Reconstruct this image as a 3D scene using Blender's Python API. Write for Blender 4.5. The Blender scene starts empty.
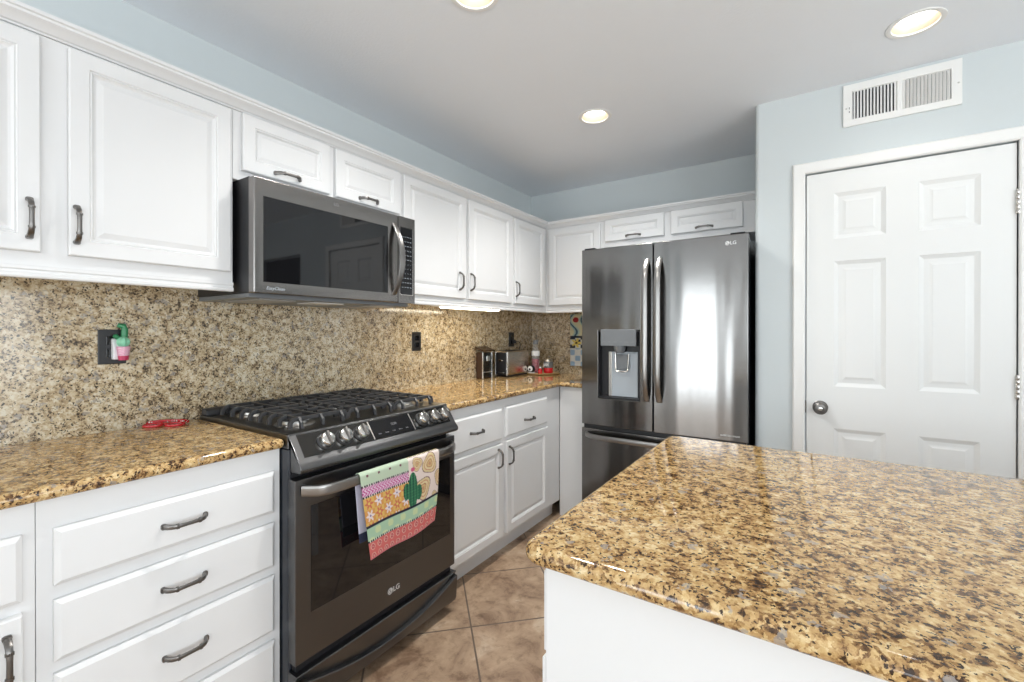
import bpy, bmesh, math, random
from mathutils import Matrix, Vector
random.seed(7)
PI = math.pi
S = bpy.context.scene
C = bpy.context.collection
H90 = PI / 2

# ------------------------------------------------------------------ camera
cam_d = bpy.data.cameras.new('camera')
cam = bpy.data.objects.new('camera', cam_d); C.objects.link(cam)
cam_d.sensor_fit = 'HORIZONTAL'; cam_d.sensor_width = 36.0
cam_d.lens = 450.2 / 1024 * 36
cam_d.shift_y = -(341 - 332.3) / 1024
cam_d.clip_start = 0.02; cam_d.clip_end = 60
cam.location = (2.0466, 0, 1.2577)
cam.rotation_euler = (H90 - 0.0025, 0, 0.5853)
S.camera = cam

# ------------------------------------------------------------------ view / world / light
S.view_settings.view_transform = 'Standard'
S.view_settings.look = 'None'
S.view_settings.gamma = 1
S.view_settings.use_curve_mapping = False
S.view_settings.exposure = 0.03
W = bpy.data.worlds.new('world'); S.world = W
W.use_nodes = True
bg = W.node_tree.nodes['Background']
bg.inputs[0].default_value = (0.86, 0.93, 1.0, 1); bg.inputs[1].default_value = 1.6

def area(name, loc, rot, sx, sy, power, col):
    l = bpy.data.lights.new(name, 'AREA'); l.shape = 'RECTANGLE'
    l.size = sx; l.size_y = sy; l.energy = power; l.color = col
    o = bpy.data.objects.new(name, l); C.objects.link(o)
    o.location = loc; o.rotation_euler = rot
    return o
# daylight through the windows behind the camera and, enlarged for fill, on the right
DAY = (0.90, 0.965, 1.0)
area('daylight_rear', (.72, -3.36, 1.1), (H90 + .35, 0, 0), .9, 2.0, 38, DAY)
area('daylight_rear_right', (3.3, -3.36, 1.4), (H90 + .55, 0, 0), 2.0, 1.2, 29, DAY)
area('daylight_side_fill', (4.80, -.45, 1.2), (0, H90 + .75, 0), 2.0, 3.3, 98, DAY)  # unseen side opening, enlarged to add fill light
sun_d = bpy.data.lights.new('sun', 'SUN'); sun_d.energy = 5; sun_d.angle = .02; sun_d.color = (1, .95, .88)
sun = bpy.data.objects.new('sun', sun_d); C.objects.link(sun)
sun.rotation_euler = (math.radians(50), 0, math.radians(-12))

# ------------------------------------------------------------------ node helpers
def newmat(name):
    m = bpy.data.materials.new(name); m.use_nodes = True
    nt = m.node_tree; b = nt.nodes['Principled BSDF']
    return m, nt, b
def lin(c):
    return tuple(((v/255)/12.92 if v/255 <= .04045 else ((v/255+.055)/1.055)**2.4) for v in c) + (1,)
def node(nt, t, **kw):
    n = nt.nodes.new(t)
    for k, v in kw.items():
        setattr(n, k, v)
    return n
def ramp(nt, stops, interp='LINEAR'):
    r = nt.nodes.new('ShaderNodeValToRGB'); cr = r.color_ramp; cr.interpolation = interp
    while len(cr.elements) < len(stops): cr.elements.new(0.5)
    for e, (p, c) in zip(cr.elements, stops):
        e.position = p; e.color = c if len(c) == 4 else tuple(c) + (1,)
    return r
def noise(nt, vec, scale, detail=3, rough=.5, dist=0):
    n = nt.nodes.new('ShaderNodeTexNoise'); n.inputs['Scale'].default_value = scale
    n.inputs['Detail'].default_value = detail; n.inputs['Roughness'].default_value = rough
    n.inputs['Distortion'].default_value = dist
    if vec is not None: nt.links.new(vec, n.inputs['Vector'])
    return n
def coords(nt, scale=(1, 1, 1), rot=(0, 0, 0), kind='Object'):
    t = nt.nodes.new('ShaderNodeTexCoord'); mp = nt.nodes.new('ShaderNodeMapping')
    mp.inputs['Scale'].default_value = scale; mp.inputs['Rotation'].default_value = rot
    nt.links.new(t.outputs[kind], mp.inputs['Vector'])
    return mp.outputs['Vector']
def bump(nt, b, height, strength, dist=.002):
    n = nt.nodes.new('ShaderNodeBump'); n.inputs['Strength'].default_value = strength
    n.inputs['Distance'].default_value = dist
    nt.links.new(height, n.inputs['Height']); nt.links.new(n.outputs['Normal'], b.inputs['Normal'])
def mixc(nt, fac, a, bcol):
    m = nt.nodes.new('ShaderNodeMix'); m.data_type = 'RGBA'
    def put(s, v):
        if isinstance(v, (tuple, list)): s.default_value = v if len(v) == 4 else tuple(v) + (1,)
        elif isinstance(v, (float, int)): s.default_value = v
        else: nt.links.new(v, s)
    put(m.inputs[0], fac); put(m.inputs[6], a); put(m.inputs[7], bcol)
    return m.outputs[2]
def plain(name, col, rough=.5, metal=0., nscale=0, nstr=0., vary=0.03, coat=0, spec=None):
    m, nt, b = newmat(name)
    v = coords(nt)
    n = noise(nt, v, 6, 2)
    c = col if len(col) == 4 else tuple(col) + (1,)
    lo = tuple(x * (1 - vary) for x in c[:3]) + (1,)
    nt.links.new(mixc(nt, n.outputs['Fac'], lo, c), b.inputs['Base Color'])
    b.inputs['Roughness'].default_value = rough; b.inputs['Metallic'].default_value = metal
    if coat: b.inputs['Coat Weight'].default_value = coat; b.inputs['Coat Roughness'].default_value = .05
    if spec is not None: b.inputs['Specular IOR Level'].default_value = spec
    if nscale:
        n2 = noise(nt, v, nscale, 4, .6); bump(nt, b, n2.outputs['Fac'], nstr)
    return m
def emis(name, col, s):
    m, nt, b = newmat(name)
    b.inputs['Base Color'].default_value = tuple(col) + (1,)
    b.inputs['Emission Color'].default_value = tuple(col) + (1,); b.inputs['Emission Strength'].default_value = s
    return m

M = {}
M['white'] = plain('painted_white_wood', lin((224, 224, 224)), .32, nscale=60, nstr=.03, vary=.015)
M['trimw'] = plain('white_trim_paint', lin((238, 237, 234)), .3, nscale=50, nstr=.03, vary=.01)
M['doorw'] = plain('white_door_paint', lin((232, 232, 230)), .42, nscale=120, nstr=.08, vary=.01)
M['ceil'] = plain('textured_ceiling_paint', lin((240, 243, 247)), .95, nscale=85, nstr=.5, vary=.02, spec=.1)
M['wall'] = plain('pale_blue_wall_paint', lin((207, 213, 214)), .7, nscale=130, nstr=.22, vary=.02, spec=.25)
M['wallw'] = plain('bounce_white_wall_paint', lin((240, 240, 238)), .8, nscale=130, nstr=.2, vary=.02, spec=.2)  # unseen rear and right walls made white to bounce fill light
M['dark'] = plain('vent_shade_dark', (.05, .05, .055), .9)  # near-black standing in for the shade inside the vent
M['nickel'] = plain('brushed_pewter', (.20, .19, .18), .34, 1.0, vary=.1)
M['chrome'] = plain('chrome', (.80, .79, .77), .12, 1.0)
M['toast'] = plain('toaster_steel', (.66, .60, .53), .24, 1.0)
M['satin'] = plain('satin_nickel', (.62, .60, .57), .28, 1.0)
M['black'] = plain('black_plastic', (.012, .012, .014), .38)
M['blackm'] = plain('black_enamel_side', (.02, .024, .032), .25)
M['iron'] = plain('cast_iron', (.035, .035, .037), .42, nscale=400, nstr=.15)
M['glassb'] = plain('black_glass', (.006, .006, .007), .03, spec=.6)
M['grey'] = plain('grey_plastic', (.16, .17, .18), .35)
M['lgrey'] = plain('light_grey_plastic', (.42, .46, .5), .3)
M['text'] = plain('printed_silver', (.72, .72, .72), .4)
M['textd'] = plain('printed_dim', (.22, .22, .23), .5)
M['red'] = plain('glossy_red', (.55, .015, .02), .18)
M['wine'] = plain('dark_red', (.30, .01, .03), .3)
M['fascia'] = plain('dark_polished_steel', (.09, .088, .085), .14, 1.0)
M['green'] = plain('cactus_green', (.03, .22, .09), .3)
M['greenl'] = plain('cactus_pale_green', (.25, .6, .4), .3)
M['pinkpot'] = plain('pot_rose', (.5, .03, .10), .4)
M['whitep'] = plain('white_plastic', (.78, .79, .80), .35)
M['brownp'] = plain('dark_brown_plastic', (.05, .025, .014), .25)
M['wood'] = plain('bamboo', (.50, .32, .14), .4, vary=.25)
M['warm'] = plain('reflector_warm_white', (.50, .43, .33), .35)
M['lamp'] = emis('lamp_lit', (1.0, .97, .90), 7)
M['tube'] = emis('undercabinet_lit', (1.0, .90, .70), 20)
M['mwlamp'] = plain('hood_lens', (.7, .7, .68), .2)
M['filt'] = plain('hood_filter', (.45, .44, .43), .4, .6)

# black stainless: metal with fine horizontal brushing (highlights spread into vertical streaks)
def steel(name, col, rough, wav=.12, brush=.25):
    m, nt, b = newmat(name)
    vb = coords(nt, (2, 2, 1700))
    n = noise(nt, vb, 1, 1)
    c = tuple(col) + (1,)
    nt.links.new(mixc(nt, n.outputs['Fac'], tuple(x * .92 for x in col) + (1,), c), b.inputs['Base Color'])
    b.inputs['Metallic'].default_value = 1; b.inputs['Roughness'].default_value = rough
    b1 = node(nt, 'ShaderNodeBump'); b1.inputs['Strength'].default_value = brush; b1.inputs['Distance'].default_value = .0004
    nt.links.new(n.outputs['Fac'], b1.inputs['Height'])
    last = b1
    if wav:
        vw = coords(nt, (6, 6, .5)); n2 = noise(nt, vw, 1.3, 1)
        b2 = node(nt, 'ShaderNodeBump'); b2.inputs['Strength'].default_value = wav; b2.inputs['Distance'].default_value = .012
        nt.links.new(n2.outputs['Fac'], b2.inputs['Height']); nt.links.new(b1.outputs[0], b2.inputs['Normal']); last = b2
    nt.links.new(last.outputs[0], b.inputs['Normal'])
    return m
M['steel'] = steel('black_stainless', (.235, .23, .225), .17, .6, .10)
M['steelr'] = steel('black_stainless_range', (.15, .15, .152), .30, .0, .12)
M['steelh'] = steel('black_stainless_handle', (.33, .32, .31), .28, .0, .1)
M['steelm'] = steel('black_stainless_microwave', (.27, .255, .245), .22, .0, .3)

# granite: mineral grains as crackled cells, clustered dark grains, rusty veins, grey quartz
def granite(name, dark, mid, gold, light, pale, bias, sc=1.0, rough=.06, grey=.12):
    m, nt, b = newmat(name)
    v = coords(nt)
    nw = noise(nt, v, 70 * sc, 4, .7)
    add = node(nt, 'ShaderNodeVectorMath', operation='MULTIPLY_ADD')
    nt.links.new(nw.outputs['Color'], add.inputs[0]); add.inputs[1].default_value = (.016, .016, .016)
    nt.links.new(v, add.inputs[2])
    wv = add.outputs[0]
    def voro(scale):
        q = node(nt, 'ShaderNodeTexVoronoi'); q.inputs['Scale'].default_value = scale
        nt.links.new(wv, q.inputs['Vector'])
        sp = node(nt, 'ShaderNodeSeparateColor'); nt.links.new(q.outputs['Color'], sp.inputs[0])
        return sp
    g1 = voro(165 * sc); g2 = voro(260 * sc); g3 = voro(70 * sc)
    cl = noise(nt, v, 34 * sc, 5, .7)          # clustering
    big = noise(nt, v, 3.2 * sc, 3, .6)
    def math2(op, a, c_):
        k = node(nt, 'ShaderNodeMath', operation=op)
        for i, q in enumerate((a, c_)):
            if isinstance(q, (int, float)): k.inputs[i].default_value = q
            else: nt.links.new(q, k.inputs[i])
        return k.outputs[0]
    val = math2('ADD', math2('MULTIPLY', g1.outputs[0], .34), math2('MULTIPLY', cl.outputs['Fac'], 1.15))
    val = math2('ADD', val, math2('MULTIPLY', g3.outputs[1], .16))
    val = math2('ADD', val, math2('MULTIPLY', math2('SUBTRACT', big.outputs['Fac'], .5), .35))
    val = math2('ADD', val, bias - .32)
    r = ramp(nt, [(0.0, dark), (.20, dark), (.33, mid), (.45, gold), (.62, light), (.85, pale)])
    nt.links.new(val, r.inputs[0])
    # isolated specks
    thr = math2('GREATER_THAN', math2('ADD', g2.outputs[2], math2('MULTIPLY', math2('SUBTRACT', cl.outputs['Fac'], .5), -.5)), .90)
    c1 = mixc(nt, thr, r.outputs[0], tuple(dark))
    thr2 = math2('MULTIPLY', math2('GREATER_THAN', g3.outputs[0], 1 - grey), math2('GREATER_THAN', g1.outputs[1], .35))
    c2 = mixc(nt, math2('MULTIPLY', thr2, .65), c1, lin((150, 146, 142)))
    nt.links.new(c2, b.inputs['Base Color'])
    b.inputs['Roughness'].default_value = rough
    b.inputs['Specular IOR Level'].default_value = .55
    return m
M['granite'] = granite('golden_granite', lin((54, 38, 27)), lin((112, 80, 48)), lin((172, 136, 88)), lin((200, 168, 116)), lin((222, 202, 160)), -.005, grey=.04)
M['splash'] = granite('backsplash_granite_lit', lin((56, 50, 44)), lin((116, 98, 76)), lin((172, 150, 117)), lin((202, 185, 154)), lin((220, 212, 192)), .045, 1.0, .12, .08)  # paler granite copy: stronger light on upright stone put into the colour

def tile_mat():
    m, nt, b = newmat('brown_ceramic_tile')
    t = .418
    tc = node(nt, 'ShaderNodeTexCoord'); mp = node(nt, 'ShaderNodeMapping'); mp.vector_type = 'TEXTURE'
    # rotated 45 degrees, grout crossing at (0.846, 1.497)
    mp.inputs['Location'].default_value = (.846, 1.497, 0); mp.inputs['Rotation'].default_value = (0, 0, PI / 4)
    nt.links.new(tc.outputs['Object'], mp.inputs['Vector'])
    br = node(nt, 'ShaderNodeTexBrick'); br.offset = 0; br.squash = 1
    br.inputs['Scale'].default_value = 1; br.inputs['Brick Width'].default_value = t; br.inputs['Row Height'].default_value = t
    br.inputs['Mortar Size'].default_value = .0042; br.inputs['Mortar Smooth'].default_value = .2; br.inputs['Bias'].default_value = 0
    br.inputs['Color1'].default_value = (0, 0, 0, 1); br.inputs['Color2'].default_value = (1, 1, 1, 1)
    nt.links.new(mp.outputs[0], br.inputs['Vector'])
    n1 = noise(nt, mp.outputs[0], 5, 6, .65, .6); n2 = noise(nt, mp.outputs[0], 22, 5, .7, .4)
    r1 = ramp(nt, [(.34, lin((118, 92, 72))), (.45, lin((158, 132, 108))), (.56, lin((176, 150, 124))), (.75, lin((202, 182, 160)))])
    nt.links.new(n1.outputs['Fac'], r1.inputs[0])
    r2 = ramp(nt, [(.35, (.62, .58, .55)), (.50, (1, 1, 1)), (1, (1.0, 1.0, 1.0))])
    nt.links.new(n2.outputs['Fac'], r2.inputs[0])
    mm = node(nt, 'ShaderNodeMix'); mm.data_type = 'RGBA'; mm.blend_type = 'MULTIPLY'; mm.inputs[0].default_value = .8
    nt.links.new(r1.outputs[0], mm.inputs[6]); nt.links.new(r2.outputs[0], mm.inputs[7])
    tint = mixc(nt, br.outputs['Color'], mm.outputs[2], mm.outputs[2])
    c = mixc(nt, br.outputs['Fac'], tint, lin((104, 88, 76)))
    nt.links.new(c, b.inputs['Base Color'])
    b.inputs['Roughness'].default_value = .42
    inv = node(nt, 'ShaderNodeMath', operation='SUBTRACT'); inv.inputs[0].default_value = 1
    nt.links.new(br.outputs['Fac'], inv.inputs[1])
    bump(nt, b, inv.outputs[0], .6, .002)
    return m
M['tile'] = tile_mat()

def vcol_mat(name, rough=.9):
    m, nt, b = newmat(name)
    a = node(nt, 'ShaderNodeAttribute', attribute_name='pattern')
    v = coords(nt, (1, 1, 1)); n = noise(nt, v, 900, 2)
    nt.links.new(a.outputs['Color'], b.inputs['Base Color'])
    b.inputs['Roughness'].default_value = rough
    bump(nt, b, n.outputs['Fac'], .2, .0006)
    return m
M['cloth'] = vcol_mat('printed_cotton')

def glassy(name, col, fac=.25):
    m = bpy.data.materials.new(name); m.use_nodes = True; nt = m.node_tree
    b = nt.nodes['Principled BSDF']; b.inputs['Base Color'].default_value = tuple(col) + (1,)
    b.inputs['Roughness'].default_value = .04
    tr = node(nt, 'ShaderNodeBsdfTransparent'); tr.inputs[0].default_value = tuple(.5 + .5 * x for x in col) + (1,)
    mx = node(nt, 'ShaderNodeMixShader'); mx.inputs[0].default_value = fac
    nt.links.new(tr.outputs[0], mx.inputs[1]); nt.links.new(b.outputs[0], mx.inputs[2])
    nt.links.new(mx.outputs[0], nt.nodes['Material Output'].inputs[0])
    return m
M['clear'] = glassy('clear_glass', (.9, .93, .95), .15)
M['lens'] = glassy('spectacle_lens', (.8, .85, .82), .22)

# ------------------------------------------------------------------ mesh helpers
def bm_new(): return bmesh.new()
def obj(name, bm, mat, parent=None, bevel=0, seg=2, smooth=True, ang=35, mats=None):
    bmesh.ops.recalc_face_normals(bm, faces=bm.faces[:])
    me = bpy.data.meshes.new(name); bm.to_mesh(me); bm.free()
    for mm in (mats or [mat]): me.materials.append(mm)
    if smooth:
        me.shade_smooth()
        try: me.set_sharp_from_angle(angle=math.radians(ang))
        except Exception: pass
    o = bpy.data.objects.new(name, me); C.objects.link(o)
    if parent is not None: o.parent = parent
    if bevel:
        md = o.modifiers.new('bevel', 'BEVEL'); md.width = bevel; md.segments = seg
        md.limit_method = 'ANGLE'; md.angle_limit = math.radians(40)
        md.harden_normals = True
    return o
def box(bm, x0, x1, y0, y1, z0, z1, mi=0):
    vs = [bm.verts.new((x, y, z)) for x in (x0, x1) for y in (y0, y1) for z in (z0, z1)]
    for f in ((0, 1, 3, 2), (4, 6, 7, 5), (0, 4, 5, 1), (2, 3, 7, 6), (0, 2, 6, 4), (1, 5, 7, 3)):
        bm.faces.new([vs[i] for i in f]).material_index = mi
    return vs
def bxo(name, dims, mat, parent=None, bevel=.002, seg=2):
    bm = bm_new(); box(bm, *dims); return obj(name, bm, mat, parent, bevel, seg)
def prism_x(bm, prof, x0, x1):
    """profile [(y,z)] closed, extruded along x"""
    a = [bm.verts.new((x0, y, z)) for y, z in prof]; b = [bm.verts.new((x1, y, z)) for y, z in prof]
    n = len(prof)
    bm.faces.new(a); bm.faces.new(b[::-1])
    for i in range(n): bm.faces.new((a[i], a[(i + 1) % n], b[(i + 1) % n], b[i]))
def prism_z(bm, prof, z0, z1):
    a = [bm.verts.new((x, y, z0)) for x, y in prof]; b = [bm.verts.new((x, y, z1)) for x, y in prof]
    n = len(prof)
    bm.faces.new(a); bm.faces.new(b[::-1])
    for i in range(n): bm.faces.new((a[i], a[(i + 1) % n], b[(i + 1) % n], b[i]))
def rings_rect(bm, x0, x1, z0, z1, yb, rings):
    """raised panel facing -y. rings: (inset, height above yb); closed box back at yb"""
    prev = None; first = None
    for ins, h in rings:
        q = [bm.verts.new((x, yb - h, z)) for x, z in ((x0 + ins, z0 + ins), (x1 - ins, z0 + ins), (x1 - ins, z1 - ins), (x0 + ins, z1 - ins))]
        if prev is None: first = q
        else:
            for i in range(4): bm.faces.new((prev[i], prev[(i + 1) % 4], q[(i + 1) % 4], q[i]))
        prev = q
    bm.faces.new(prev); bm.faces.new(first[::-1])
def grid_panel(bm, xs, zs, y_front, y_back, cells, rings):
    """slab with recessed cells; cells set of (i,j); rings (inset, depth behind the front)"""
    V = {}
    def vt(x, z, y):
        k = (round(x, 5), round(z, 5), round(y, 5))
        if k not in V: V[k] = bm.verts.new((x, y, z))
        return V[k]
    for i in range(len(xs) - 1):
        for j in range(len(zs) - 1):
            q = [(xs[i], zs[j]), (xs[i + 1], zs[j]), (xs[i + 1], zs[j + 1]), (xs[i], zs[j + 1])]
            if (i, j) in cells:
                prev = [vt(x, z, y_front) for x, z in q]
                sg = [(1, 1), (-1, 1), (-1, -1), (1, -1)]
                for ins, d in rings:
                    cur = [bm.verts.new((x + s_[0] * ins, y_front + d, z + s_[1] * ins)) for (x, z), s_ in zip(q, sg)]
                    for k in range(4): bm.faces.new((prev[k], prev[(k + 1) % 4], cur[(k + 1) % 4], cur[k]))
                    prev = cur
                bm.faces.new(prev)
            else:
                bm.faces.new([vt(x, z, y_front) for x, z in q])
    # sides and back
    X0, X1, Z0, Z1 = xs[0], xs[-1], zs[0], zs[-1]
    loop = [(x, Z0) for x in xs] + [(X1, z) for z in zs[1:]] + [(x, Z1) for x in xs[::-1][1:]] + [(X0, z) for z in zs[::-1][1:-1]]
    bk = [bm.verts.new((x, y_back, z)) for x, z in loop]
    n = len(loop)
    for i in range(n):
        a, b_ = loop[i], loop[(i + 1) % n]
        bm.faces.new((vt(a[0], a[1], y_front), vt(b_[0], b_[1], y_front), bk[(i + 1) % n], bk[i]))
    bm.faces.new(bk)
def sweep(bm, pts, ra, rb, side, n=10, power=2.0, cap=True, M4=None):
    """tube along pts, cross-section superellipse: ra along 'side', rb along normal; ra/rb scalar or list"""
    pts = [Vector(p) for p in pts]; side = Vector(side).normalized(); rows = []
    for i, p in enumerate(pts):
        t = (pts[min(i + 1, len(pts) - 1)] - pts[max(i - 1, 0)]).normalized()
        s_ = (side - t * side.dot(t)).normalized(); nn = t.cross(s_)
        a = ra[i] if isinstance(ra, (list, tuple)) else ra; b = rb[i] if isinstance(rb, (list, tuple)) else rb
        row = []
        for k in range(n):
            th = 2 * PI * k / n; c_, s2 = math.cos(th), math.sin(th)
            e = 2 / power
            v = p + s_ * (a * math.copysign(abs(c_) ** e, c_)) + nn * (b * math.copysign(abs(s2) ** e, s2))
            row.append(bm.verts.new(M4 @ v if M4 else v))
        rows.append(row)
    for r0, r1 in zip(rows, rows[1:]):
        for k in range(n): bm.faces.new((r0[k], r0[(k + 1) % n], r1[(k + 1) % n], r1[k]))
    if cap: bm.faces.new(rows[0][::-1]); bm.faces.new(rows[-1])
def tube(bm, pts, r, n=8):
    pts = [Vector(p) for p in pts]
    d = (pts[-1] - pts[0]); s_ = Vector((0, 0, 1)) if abs(d.normalized().z) < .8 else Vector((1, 0, 0))
    sweep(bm, pts, r, r, s_, n)
def lathe(bm, prof, center, axis='z', n=28, M4=None, caps=True):
    """prof [(r, h)] along axis from center"""
    rows = []
    c = Vector(center)
    for r, h in prof:
        row = []
        for k in range(n):
            t = 2 * PI * k / n; a, b = r * math.cos(t), r * math.sin(t)
            v = {'z': Vector((a, b, h)), 'y': Vector((a, -h, b)), 'x': Vector((h, a, b))}[axis]
            v = c + (M4 @ v if M4 else v)
            row.append(bm.verts.new(v))
        rows.append(row)
    for r0, r1 in zip(rows, rows[1:]):
        for k in range(n): bm.faces.new((r0[k], r0[(k + 1) % n], r1[(k + 1) % n], r1[k]))
    if caps and prof[0][0] > 1e-6: bm.faces.new(rows[0][::-1])
    if caps and prof[-1][0] > 1e-6: bm.faces.new(rows[-1])
    bmesh.ops.remove_doubles(bm, verts=bm.verts[:], dist=1e-6)
def text_obj(name, s, size, mat, parent, M4, depth=.0004, align='CENTER', shear=0, weight=0):
    cu = bpy.data.curves.new(name, 'FONT'); cu.body = s; cu.size = size; cu.extrude = depth
    cu.align_x = align; cu.align_y = 'CENTER'; cu.shear = shear; cu.offset = weight
    to = bpy.data.objects.new(name, cu); C.objects.link(to)
    dg = bpy.context.evaluated_depsgraph_get(); dg.update()
    me = bpy.data.meshes.new_from_object(to.evaluated_get(dg))
    bpy.data.objects.remove(to); bpy.data.curves.remove(cu)
    me.transform(M4); me.materials.clear(); me.materials.append(mat); me.name = name
    o = bpy.data.objects.new(name, me); C.objects.link(o); o.parent = parent
    return o
def face_m(x, y, z):     # text plane standing upright, facing -y
    return Matrix.Translation((x, y, z)) @ Matrix.Rotation(H90, 4, 'X')

def thing(name, label, cat, loc=(0, 0, 0), rotz=0, group=None):
    o = bpy.data.objects.new(name, None); C.objects.link(o); o.empty_display_size = .05
    o.location = loc; o.rotation_euler = (0, 0, rotz); o['label'] = label; o['category'] = cat
    if group: o['group'] = group
    return o
def tag(o, label, cat, group=None):
    o['label'] = label; o['category'] = cat
    if group: o['group'] = group
    return o
def struct(o):
    o['kind'] = 'structure'; return o

ZC = 2.4355          # ceiling
CT = .9136           # counter top
YB = 3.39            # back wall
YP = 2.663           # pantry wall
# ------------------------------------------------------------------ room shell
XR, YR = 4.7, -3.3
struct(bxo('floor', (-.1, XR + .1, YR - .1, YB + 1.6, -.1, 0), M['tile'], bevel=0))
CANS = [(1.060, 2.312), (2.380, 2.290), (1.068, 1.238)]
RC = .0745
def ceiling():
    bm = bm_new(); hs = .12
    xs = sorted({-.1, XR + .1} | {c_[0] + d for c_ in CANS for d in (-hs, hs)})
    ys = sorted({YR - .1, YB + 1.6} | {c_[1] + d for c_ in CANS for d in (-hs, hs)})
    done = []
    # three strips in y, cut around each can
    def quad(x0, x1, y0, y1):
        if x1 - x0 > 1e-6 and y1 - y0 > 1e-6:
            bm.faces.new([bm.verts.new(p) for p in ((x0, y0, ZC), (x1, y0, ZC), (x1, y1, ZC), (x0, y1, ZC))])
    for i in range(len(xs) - 1):
        for j in range(len(ys) - 1):
            xm, ym = (xs[i] + xs[i + 1]) / 2, (ys[j] + ys[j + 1]) / 2
            if any(abs(xm - c_[0]) < hs and abs(ym - c_[1]) < hs for c_ in CANS): continue
            quad(xs[i], xs[i + 1], ys[j], ys[j + 1])
    n = 48
    for cx, cy in CANS:
        a, b = [], []
        for k in range(n):
            t = 2 * PI * k / n + PI / n * 0; c_, s_ = math.cos(t), math.sin(t); m_ = hs / max(abs(c_), abs(s_))
            a.append(bm.verts.new((cx + RC * c_, cy + RC * s_, ZC))); b.append(bm.verts.new((cx + m_ * c_, cy + m_ * s_, ZC)))
        for k in range(n): bm.faces.new((a[k], a[(k + 1) % n], b[(k + 1) % n], b[k]))
    bmesh.ops.remove_doubles(bm, verts=bm.verts[:], dist=1e-5)
    top = [bm.verts.new(p) for p in ((-.1, YR - .1, ZC + .12), (XR + .1, YR - .1, ZC + .12), (XR + .1, YB + 1.6, ZC + .12), (-.1, YB + 1.6, ZC + .12))]
    bm.faces.new(top)
    return struct(obj('ceiling', bm, M['ceil'], smooth=False))
ceiling()
struct(bxo('wall_left', (-.1, 0, YR - .1, YB + .1, 0, ZC), M['wall'], bevel=0))
struct(bxo('wall_back', (0, 1.805, YB, YB + .1, 0, ZC), M['wall'], bevel=0))
def wall_holes(name, axis, c0, c1, a0, a1, z0, z1, holes, mat):
    """wall slab with rectangular holes, one mesh. axis 'y' -> slab spans x, 'x' -> slab spans y"""
    us = sorted({a0, a1} | {h[0] for h in holes} | {h[1] for h in holes})
    zs = sorted({z0, z1} | {h[2] for h in holes} | {h[3] for h in holes})
    bm = bm_new()
    for i in range(len(us) - 1):
        for j in range(len(zs) - 1):
            um, zm = (us[i] + us[i + 1]) / 2, (zs[j] + zs[j + 1]) / 2
            if any(h[0] < um < h[1] and h[2] < zm < h[3] for h in holes): continue
            if axis == 'y': box(bm, us[i], us[i + 1], c0, c1, zs[j], zs[j + 1])
            else: box(bm, c0, c1, us[i], us[i + 1], zs[j], zs[j + 1])
    bmesh.ops.remove_doubles(bm, verts=bm.verts[:], dist=1e-5)
    # drop internal double faces
    seen = {}
    for f in bm.faces[:]:
        k = tuple(sorted(v.index for v in f.verts))
        seen.setdefault(k, []).append(f)
    bm.verts.index_update()
    kk = {}
    for f in bm.faces: kk.setdefault(frozenset(v.index for v in f.verts), []).append(f)
    dead = [f for l in kk.values() if len(l) > 1 for f in l]
    bmesh.ops.delete(bm, geom=dead, context='FACES')
    return struct(obj(name, bm, mat, smooth=False))
DX0, DX1, DZ = 2.027, 2.7485, 2.03
wp = wall_holes('wall_pantry', 'y', YP, YP + .1, 1.825, XR, 0, ZC, [(DX0 - .002, DX1 + .002, -.01, DZ + .003), (3.25, 4.1, -.01, 2.05)], M['wall'])
# rounded outside corner and the return towards the fridge alcove
bm = bm_new()
prof = [(1.825 - .02 * math.sin(t), YP + .02 - .02 * math.cos(t)) for t in [i * H90 / 6 for i in range(7)]]
prof += [(1.805, YB), (1.825, YB)]
prism_z(bm, prof, 0, ZC)
struct(obj('wall_return', bm, M['wall']))
wall_holes('wall_right', 'x', XR, XR + .1, YR - .1, YP + .1, 0, ZC, [(-2.1, 1.2, .1, 2.15)], M['wallw'])
wall_holes('wall_rear', 'y', YR - .1, YR, 0, XR, 0, ZC, [(.25, 1.2, .02, 2.1), (2.25, 4.35, .8, 2.0)], M['wallw'])
# dim hall behind the opening beside the pantry; dimness put into the wall colour
bm = bm_new()
box(bm, 3.1, 3.2, YP + .1, YB + 1.6, 0, ZC); box(bm, 4.2, 4.3, YP + .1, YB + 1.6, 0, ZC); box(bm, 3.1, 4.3, YB + 1.5, YB + 1.6, 0, ZC)
struct(obj('wall_hall', bm, plain('hall_shade_grey', (.16, .16, .17), .9), smooth=False))
# windows
def window(name, axis, c, a0, a1, z0, z1, mull):
    bm = bm_new(); f = .05
    def bx(u0, u1, w0, w1):
        if axis == 'y': box(bm, u0, u1, c - .03, c + .03, w0, w1)
        else: box(bm, c - .03, c + .03, u0, u1, w0, w1)
    bx(a0, a1, z0, z0 + f); bx(a0, a1, z1 - f, z1); bx(a0, a0 + f, z0 + f, z1 - f); bx(a1 - f, a1, z0 + f, z1 - f)
    for u in mull: bx(u - f / 2, u + f / 2, z0 + f, z1 - f)
    struct(obj(name, bm, M['trimw'], smooth=False))
window('window_1', 'y', YR - .05, .25, 1.2, .02, 2.1, [])
window('window_2', 'y', YR - .05, 2.25, 4.35, .8, 2.0, [3.3])
window('fill_window_3', 'x', XR + .05, -2.1, 1.2, .1, 2.15, [-1.0, .1])  # out of view, made large for more fill from the right

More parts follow.
